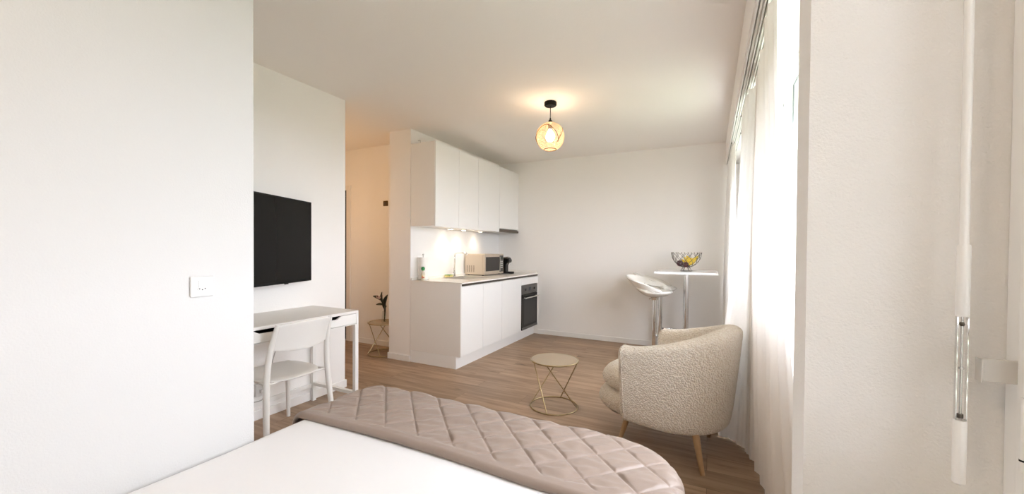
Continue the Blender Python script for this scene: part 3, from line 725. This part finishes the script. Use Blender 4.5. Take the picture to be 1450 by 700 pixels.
# ------------------------------------------------------------ bar table, stools, bowl
bt = thing('bar_table', (-.235, 4.90, 0), 'white square bar table on a chrome column by the far wall', 'bar table')
box('table_top', -.315, .315, -.31, .31, .995, 1.02, mat('gloss_white', (.88, .88, .87), .15), bt, bevel=.004)
q = MB(); q.lathe([(.03, .015), (.03, .985)], n=24); q.build('column', chrome, bt, smooth='auto')
q = MB(); q.box(-.11, .11, -.11, .11, .985, .995); q.build('mounting_plate', steel, bt)
q = MB(); q.lathe([(.205, 0), (.21, .004), (.20, .012), (.06, .022), (.035, .03)], n=40); q.build('base', chrome, bt, smooth='auto')
def stool(loc, rz, label):
    t = thing('bar_stool', loc, label, 'bar stool', rz, group='white moulded bar stools')
    wm = mat('stool_white', (.80, .78, .73), .22)
    # +x is the front; seat pan
    def pan(a, b):
        th = 2*PI*a; rr = .012+.988*b
        x = .185*rr*math.cos(th)+.0; y = .20*rr*math.sin(th)
        z = .755+.055*rr**3.0+ .04*rr*rr*max(0, -math.cos(th))*1.3
        return (x-.01, y, z)
    MB().grid(pan, 40, 12).build('seat', wm, t, smooth=True, solid=.022, offs=-1)
    # wraparound back band separated by a slot
    def band(a, b):
        th = PI+(a-.5)*2*2.25; k = abs(a-.5)*2
        hgt = .085*(1-k**1.8)+.02
        r = .212+.055*b*(1-k**2)
        z = .80+.055*(1-k**1.6)*1.1+hgt*(b)-.0*k
        return (r*math.cos(th)-.005-.045*b*(1-k*k), (r+.0)*math.sin(th)*1.0, z)
    MB().grid(band, 40, 8).build('backrest', wm, t, smooth=True, solid=.018, offs=0, bevel=.004)
    q = MB()
    for th in (-1.9, 1.9, -2.6, 2.6):
        pass
    for s in (-1, 1):
        q.tube([(.07, .18*s, .795), (.04, .205*s, .815), (.0, .205*s, .83)], .012, 8)
        q.tube([(-.13, .13*s, .82), (-.165, .14*s, .87)], .012, 8)
    q.build('back_support', wm, t, smooth=True)
    q = MB(); q.lathe([(.035, .70), (.045, .73), (.09, .742), (.09, .75)], n=24); q.build('mount', chrome, t, smooth='auto')
    q = MB(); q.lathe([(.024, .02), (.026, .45), (.0235, .452), (.0235, .705)], n=20); q.build('gas_lift', chrome, t, smooth='auto')
    q = MB(); q.tube([(.03, 0, .30), (.12, .07, .29), (.19, .06, .285), (.20, 0, .285), (.19, -.06, .285), (.12, -.07, .29), (.03, 0, .30)], .009, 8); q.build('footrest', chrome, t, smooth=True)
    q = MB(); q.lathe([(.19, 0), (.195, .006), (.18, .015), (.05, .03), (.028, .05)], n=40); q.build('base', chrome, t, smooth='auto')
    q = MB(); q.tube([(.0, -.03, .735), (.0, -.17, .725)], .005, 8); q.build('lift_lever', chrome, t, smooth='auto')
    return t
s1 = stool((-.545, 4.66, 0), math.radians(-12), 'white moulded bar stool nearer the camera, left of the bar table')
dup(s1, (-.535, 5.14, .0), math.radians(4), 'white moulded bar stool half hidden behind the nearer one')
# fruit bowl
fb = thing('fruit_bowl', (-.235, 4.83, 1.0205), 'chrome wire fruit bowl standing on the bar table', 'fruit bowl')
wire = mat('wire_chrome', (.22, .21, .20), .25, .9)
def bprof(t_): # t 0..1 from bottom to rim
    return .03+.125*math.sin(t_*PI/2)**1.0, .048+.152*(1-math.cos(t_*PI/2))**.85
q = MB(); N_ = 14
for k in range(N_):
    for s in (1, -1):
        P = []
        for j in range(13):
            u = j/12; r, z = bprof(u); a = 2*PI*k/N_+s*u*1.05; P.append((r*math.cos(a), r*math.sin(a), z))
        q.tube(P, .0023, 5)
        if s == 1: e = P[-1]; q.lathe([(.001, -.006), (.006, -.003), (.006, .003), (.001, .006)], (e[0], e[1], e[2]+.006), 8)
q.build('wire_basket', wire, fb, smooth=True)
q = MB()
for r, z in ((.03, .048), (.06, .004)): q.tube([(r*math.cos(2*PI*j/32), r*math.sin(2*PI*j/32), z) for j in range(32)], .003, 6, closed=True)
for k in range(6):
    a = 2*PI*k/6; q.tube([(.03*math.cos(a), .03*math.sin(a), .048), (.06*math.cos(a), .06*math.sin(a), .004)], .003, 5)
q.build('foot', wire, fb, smooth=True)
darkred = mat('plum_skin', (.06, .008, .012), .3)
FB = Vector((-.235, 4.83, 1.0205))
def fruit(name, off, r, m, label, cat):
    t = thing(name, FB+Vector(off), label, cat)
    q = MB(); q.lathe([(.004, -r*.92)]+[(r*math.sin(PI*k/12), -r*math.cos(PI*k/12)) for k in range(1, 12)]+[(.004, r*.88)], n=22); q.build('flesh', m, t, smooth=True)
    q = MB(); q.tube([(0, 0, r*.85), (.003, 0, r*1.15)], .0015, 6); q.build('stem', ribm, t)
fruit('apple', (-.062, -.03, .09), .036, darkred, 'dark red apple at the left side of the wire bowl', 'fruit')
fruit('plum', (-.002, -.055, .078), .030, darkred, 'dark plum in the middle of the wire bowl', 'fruit')
fruit('plum', (.012, .03, .075), .03, mat('plum_dark', (.03, .01, .015), .3), 'dark plum at the back of the wire bowl beneath the bananas', 'fruit')
bananay = mat('banana_skin', (.72, .50, .04), .45, var=(18, .18))
for k, (o, rz, lb) in enumerate((((.03, -.03, .10), .15, 'lowest yellow banana lying at the front of the wire bowl'), ((.045, 0, .125), .35, 'middle yellow banana in the wire bowl'), ((.06, .03, .14), .6, 'topmost yellow banana in the wire bowl, furthest back'))):
    t = thing('banana', FB+Vector(o), lb, 'fruit', rz, group='bananas in the wire bowl')
    q = MB(); P = []; rr = []
    for j in range(15):
        u = j/14-.5; P.append((u*.145, 0, -.012+.16*u*u*1.2)); rr.append(.0165*(1-abs(2*u)**3.5)+.004)
    q.tube(P, rr, 8); q.build('peel', bananay, t, smooth=True)
    q = MB(); q.tube([(.0725, 0, .036), (.087, 0, .05)], .0035, 6); q.build('stalk', mat('banana_stalk', (.12, .10, .03), .6), t)

# ------------------------------------------------------------ armchair
ac = thing('armchair', (-.215, 2.76, 0), 'cream boucle tub armchair on oak legs by the curtain', 'armchair', math.radians(165.8))
def upath(t_, w, back, front):
    """t in 0..1 ; from front (+y side) round the back to front (-y side)"""
    straight = front+.02; arc = PI*w*.92; L = 2*straight+arc; s_ = t_*L
    if s_ < straight: return Vector((front-s_, w, 0)), Vector((0, 1, 0))
    if s_ > straight+arc: return Vector((-.02+(s_-straight-arc), -w, 0)), Vector((0, -1, 0))
    a = (s_-straight)/arc*PI; bx = back-.02
    p = Vector((-.02-math.sin(a)*bx, math.cos(a)*w, 0)); n_ = Vector((-math.sin(a)/max(bx, .01), math.cos(a)/w, 0)).normalized()
    return p, n_
NS = 72
def section(t_, shrink=1.0, fwd=0.0):
    c, n_ = upath(t_, .305, .302, .165)
    k = min(1, max(0, (.5-abs(t_-.5))/.5)); k = k*k*(3-2*k)
    top = .672+.135*k; th = .055+.012*k; zb = .19
    pts = []
    H_ = top-zb
    prof = []
    # outer side bottom -> top
    flare = lambda z: -.030+.066*((z-zb)/H_)**.8
    for z in (0, .02, .10, .3, .5, .7, .86): prof.append((th+flare(zb+z*H_)-(0.02 if z == 0 else (.006 if z == .02 else 0)), zb+z*H_))
    for a in (20, 50, 80, 110, 140, 165):
        ar = math.radians(a); prof.append((flare(top)-.0+math.cos(ar)*(th+.004), top-.052+math.sin(ar)*.052))
    for z in (.82, .6, .4, .2, 0.02, 0): prof.append((-th+flare(zb+z*H_)*.75+.004, zb+z*H_))
    mid = Vector((sum(p[0] for p in prof)/len(prof), sum(p[1] for p in prof)/len(prof)))
    out = []
    for r, z in prof:
        r2 = mid.x+(r-mid.x)*shrink; z2 = mid.y+(z-mid.y)*(1-(1-shrink)*.25)
        f_ = Vector((fwd, 0, 0))
        out.append(c+n_*r2+Vector((0, 0, z2))+f_)
    return out
rings = [section(0, .25, .036), section(0, .55, .034), section(0, .8, .026), section(0, .95, .012)]
rings += [section(k/NS) for k in range(NS+1)]
rings += [section(1, .95, .012), section(1, .8, .026), section(1, .55, .034), section(1, .25, .036)]
q = MB(); q.rings(rings); q.build('shell', boucle, ac, smooth=True, subsurf=1)
def pillow(name, x0, x1, hw, z0, z1, rr, dome, taper=0, front_round=.55):
    # superellipse outline, rounded profile
    cx = (x0+x1)/2; hx = (x1-x0)/2; n = 56; rings = []
    ol = []
    for k in range(n):
        a = 2*PI*k/n; c_, s_ = math.cos(a), math.sin(a); e = 3.2 if c_ < 0 else 2.5
        ol.append((math.copysign(abs(c_)**(2/e), c_)*hx, math.copysign(abs(s_)**(2/e), s_)*hw))
    def R(scale, z): rings.append([Vector((cx+x*scale, y*scale, z+dome*(1-min(1, (x*x*scale*scale/hx/hx+y*y*scale*scale/hw/hw)))*(1 if z > (z0+z1)/2 else 0))) for x, y in ol])
    for s_ in (.05, .5, .85): R(s_, z0)
    m_ = min(hx, hw)
    for k in range(9):
        a = -PI/2+PI*k/8; R(1-(rr/m_)*(1-math.cos(a)), (z0+z1)/2+math.sin(a)*(z1-z0)/2)
    for s_ in (.85, .6, .35, .15, .03): R(min(s_, 1-(rr/m_)), z1)
    return MB().rings(rings).build(name, boucle, ac, smooth=True)
pillow('seat_base', -.27, .472, .275, .178, .325, .065, 0)
pillow('seat_cushion', -.24, .450, .262, .312, .465, .085, .035)
LM = Matrix.Rotation(-math.radians(165.8), 4, 'Z')
feet = {(1, 1): (-.514, 2.618), (-1, 1): (-.02, 2.43)}
for (sx, sy), (fx, fy) in list(feet.items()):
    p = LM @ Vector((fx+.215, fy-2.76, 0)); 
    for ss in (1, -1):
        q = MB(); q.tube([(p.x*.80, p.y*ss*.84, .205), (p.x*(1 if ss*p.y > 0 or sx > 0 else .62), p.y*ss*(1 if ss*p.y > 0 or sx > 0 else .9), 0)], [.0215, .0125], 16)
        q.build('leg', legwood, ac, smooth='auto')
# piping seam on the near arm front
for s in (1, -1):
    q = MB(); P = [p for p in section(0 if s == 1 else 1, .97, .004)][1:17]
    q.tube([tuple(p) for p in P], .004, 6); q.build('piping', boucle, ac, smooth=True)

# ------------------------------------------------------------ bed
def drape(u, v, x0, x1, y0, y1, rc_, r, top, drop_min=0):
    """plan rect inner; corner radius rc_; edge roll radius r"""
    ix0, ix1, iy0, iy1 = x0+rc_, x1-rc_, y0+rc_, y1-rc_
    cx = min(max(u, ix0), ix1); cy_ = min(max(v, iy0), iy1)
    d = Vector((u-cx, v-cy_, 0)); L = d.length
    if L < 1e-6: return Vector((u, v, top)), Vector((0, 0, 1))
    n_ = d/L; flat = rc_-r
    if L <= flat: return Vector((u, v, top)), Vector((0, 0, 1))
    e = L-flat; a = e/r
    base = Vector((cx, cy_, 0))+n_*flat
    if a < PI/2:
        return base+n_*r*math.sin(a)+Vector((0, 0, top-r*(1-math.cos(a)))), n_*math.sin(a)+Vector((0, 0, math.cos(a)))
    rest = e-r*PI/2
    return base+n_*r+Vector((0, 0, top-r-rest)), n_
bed = thing('bed', (0, 0, 0), 'low double bed against the left wall', 'bed')
BX0, BX1, BY0, BY1 = -1.454, -.06, -.6, 1.37
box('mattress', BX0+.03, BX1-.03, BY0, BY1-.03, .26, .545, sheet, bed, bevel=.05, seg=4)
box('bed_base', BX0+.04, BX1-.04, BY0+.01, BY1-.04, .10, .26, mat('bed_base_fabric', (.6, .57, .53), .9), bed, bevel=.01)
for x in (BX0+.1, BX1-.1):
    for y in (BY0+.1, BY1-.12):
        q = MB(); q.lathe([(.02, 0), (.025, .10)], (x, y, 0), 16); q.build('leg', blackm, bed)
def dv(a, b):
    u = BX0-.22+(BX1-BX0+.44)*a; v = BY0-.05+(BY1-BY0+.29)*b
    p, n_ = drape(u, v, BX0, BX1, BY0-.1, BY1, .11, .045, .572)
    w_ = .004*noise.noise((u*2.2, v*2.2, 0))+.0015*noise.noise((u*7, v*5, 3))
    return tuple(p+n_*w_)
q = MB(); q.grid(dv, 150, 180)
tag(q.build('white_bedding', sheet, smooth=True, solid=.012), 'smooth white sheet covering the bed in the foreground', 'bedding')
# quilted bedspread
PER = .153
TX0, TX1, TY1 = -1.498, -.052, 1.447
def tw(a, b):
    u = TX0-.30+(TX1-TX0+.62)*a; v0 = 1.045; v = v0+(TY1+.40-v0)*b
    edge = 1.036-.010+.010*math.sin(u*5)
    v = edge+(TY1+.40-edge)*b
    # softer right corner
    p, n_ = drape(u, v, TX0, TX1, -1, TY1, .24 if u > -.7 else .13, .055, .590)
    s1 = abs(math.sin(PI*(u+v-.024)/PER)); s2 = abs(math.sin(PI*(u-v+2.5)/PER))
    d1_ = min(s1, s2)
    q_ = .0046*(s1*s2)**.5-.0036*math.exp(-(d1_/.11)**2)
    i_ = math.floor((u+v-.024)/PER)*7.1+math.floor((u-v+2.5)/PER)*3.7
    wr_ = noise.noise((u*7+v*4+i_, v*26-u*9, .4))*.0045+noise.noise((u*22+v*11, v*38-u*12+i_, 2))*.0024
    wr_ *= 1.15*(1-math.exp(-(d1_/.22)**2))
    wr_ += noise.noise((u*3, v*3, 8))*.003
    e_ = (v-edge)
    m_ = min(1, max(0, (e_-.035)/.03)); m_ = m_*m_*(3-2*m_)
    off = m_*(q_+wr_)+(1-m_)*(.006+noise.noise((u*8, v*8, 5))*.003)
    if e_ < .02: off -= .020*(1-math.sqrt(max(0, 1-((.02-e_)/.02)**2)))
    P_ = p+n_*off
    k1 = min(1, max(0, (-u-.45)/.9)); k2 = min(1, max(0, (v-1.08)/.35))
    P_.y += .012*k1*k2
    return tuple(P_)
q = MB(); q.grid(tw, 640, 270)
tag(q.build('quilted_bedspread', throw_m, smooth=True, solid=.010, offs=-1), 'taupe diamond-quilted bedspread folded over the foot of the bed', 'bedspread')

# ------------------------------------------------------------ outside
gr = struct(box('ground', -30, 60, -30, 60, -3.3, -3.1, mat('outside_ground', (.20, .22, .15), .95, var=(.5, .3))), 'ground outside')
nb = thing('apartment_building', (4.8, 16, -3.1), 'pale grey apartment building seen through the window gap', 'building')
wallg = mat('facade_grey', (.14, .145, .125), .85, bump=(5, .2)); shut = mat('shutter_grey', (.10, .11, .10), .6)
box('wall', -3, 8, 0, 8, 0, 9, wallg, nb)
for i in range(3):
    for j in range(5):
        x = -2.6+j*2.1; z = 1.0+i*2.8
        f_ = box('window', x, x+1.1, -.06, .02, z, z+1.5, trimw, nb)
        box('pane', x+.08, x+1.02, -.075, -.055, z+.08, z+1.42, mat('far_glass', (.12, .14, .15), .1), f_)
    box('balcony', -2.9, 7.8, -.9, 0, 3.0+i*2.8-.25, 3.0+i*2.8-.1, wallg, nb) if i < 2 else None
box('roof', -3.3, 8.3, -.4, 8.3, 9, 9.25, shut, nb)

# ------------------------------------------------------------ lights
wd = bpy.data.worlds.new('daylight'); bpy.context.scene.world = wd; wd.use_nodes = True
wd.node_tree.nodes['Background'].inputs[0].default_value = (.835, .885, .98, 1)
wd.node_tree.nodes['Background'].inputs[1].default_value = 11.0
def portal(y0, y1):
    l = bpy.data.lights.new('window_portal', 'AREA'); l.shape = 'RECTANGLE'; l.size = 1.45; l.size_y = y1-y0
    l.cycles.is_portal = True
    o = bpy.data.objects.new('window_portal', l); C.objects.link(o); o.location = (.50, (y0+y1)/2, 1.56)
    o.rotation_euler = (0, math.radians(90), 0)
portal(1.0, 4.7); portal(-.85, .82)
def point(name, loc, e, col, r, parent=None):
    l = bpy.data.lights.new(name, 'POINT'); l.energy = e; l.color = col; l.shadow_soft_size = r
    o = bpy.data.objects.new(name, l); C.objects.link(o); o.location = loc
    if parent: o.parent = parent
    return o
point('pendant_glow', (0, 0, 2.26), 24, (1, .68, .45), .043, pl)
point('hall_glow', (0, .22, 0), 4.0, (1, .58, .24), .08, hl)
# unseen fill lamp added behind the camera to brighten the bed end
bl2 = thing('fill_lamp', (-.75, -.55, HC), 'unseen round fill lamp added above the bed head', 'lamp')
q = MB(); q.lathe([(.15, -.02), (.15, 0)], n=32); q.build('base', plastic, bl2, smooth='auto')
q = MB(); q.lathe([(.02, -.085), (.08, -.076), (.13, -.05), (.14, -.02)], n=32); q.build('shade', mat('opal_lit_fill', (1, .95, .9), .5, emit=((1, .80, .58), 1.6)), bl2, smooth=True)
point('fill_glow', (0, 0, -.16), 5.8, (1, .75, .50), .12, bl2)

# ------------------------------------------------------------ camera
f, cy, yaw, pitch, roll = 559.345, 361.397, 26.602, -0.793, 0.425
yw, pt_, rl = [math.radians(v) for v in (yaw, pitch, roll)]
R = Vector((math.cos(yw), math.sin(yw), 0)); Fh = Vector((-math.sin(yw), math.cos(yw), 0)); Zv = Vector((0, 0, 1))
F = Fh*math.cos(pt_)+Zv*math.sin(pt_); U = -Fh*math.sin(pt_)+Zv*math.cos(pt_)
R2 = R*math.cos(rl)+U*math.sin(rl); U2 = -R*math.sin(rl)+U*math.cos(rl)
cam = bpy.data.cameras.new('camera'); co = bpy.data.objects.new('camera', cam); C.objects.link(co)
B = -F
co.matrix_world = Matrix(((R2.x, U2.x, B.x, 0), (R2.y, U2.y, B.y, 0), (R2.z, U2.z, B.z, 1.25), (0, 0, 0, 1)))
cam.sensor_fit = 'HORIZONTAL'; cam.sensor_width = 36; cam.lens = 36*f/1450; cam.shift_y = (cy-350)/1450
cam.clip_start = .02; cam.clip_end = 200
sc = bpy.context.scene; sc.camera = co
sc.view_settings.view_transform = 'Standard'; sc.view_settings.look = 'None'; sc.view_settings.gamma = 1
sc.view_settings.use_curve_mapping = False; sc.view_settings.exposure = 1.04
sc.cycles.max_bounces = 14; sc.cycles.diffuse_bounces = 8; sc.cycles.transparent_max_bounces = 16
sc.cycles.caustics_reflective = False; sc.cycles.caustics_refractive = False; sc.cycles.sample_clamp_indirect = 6
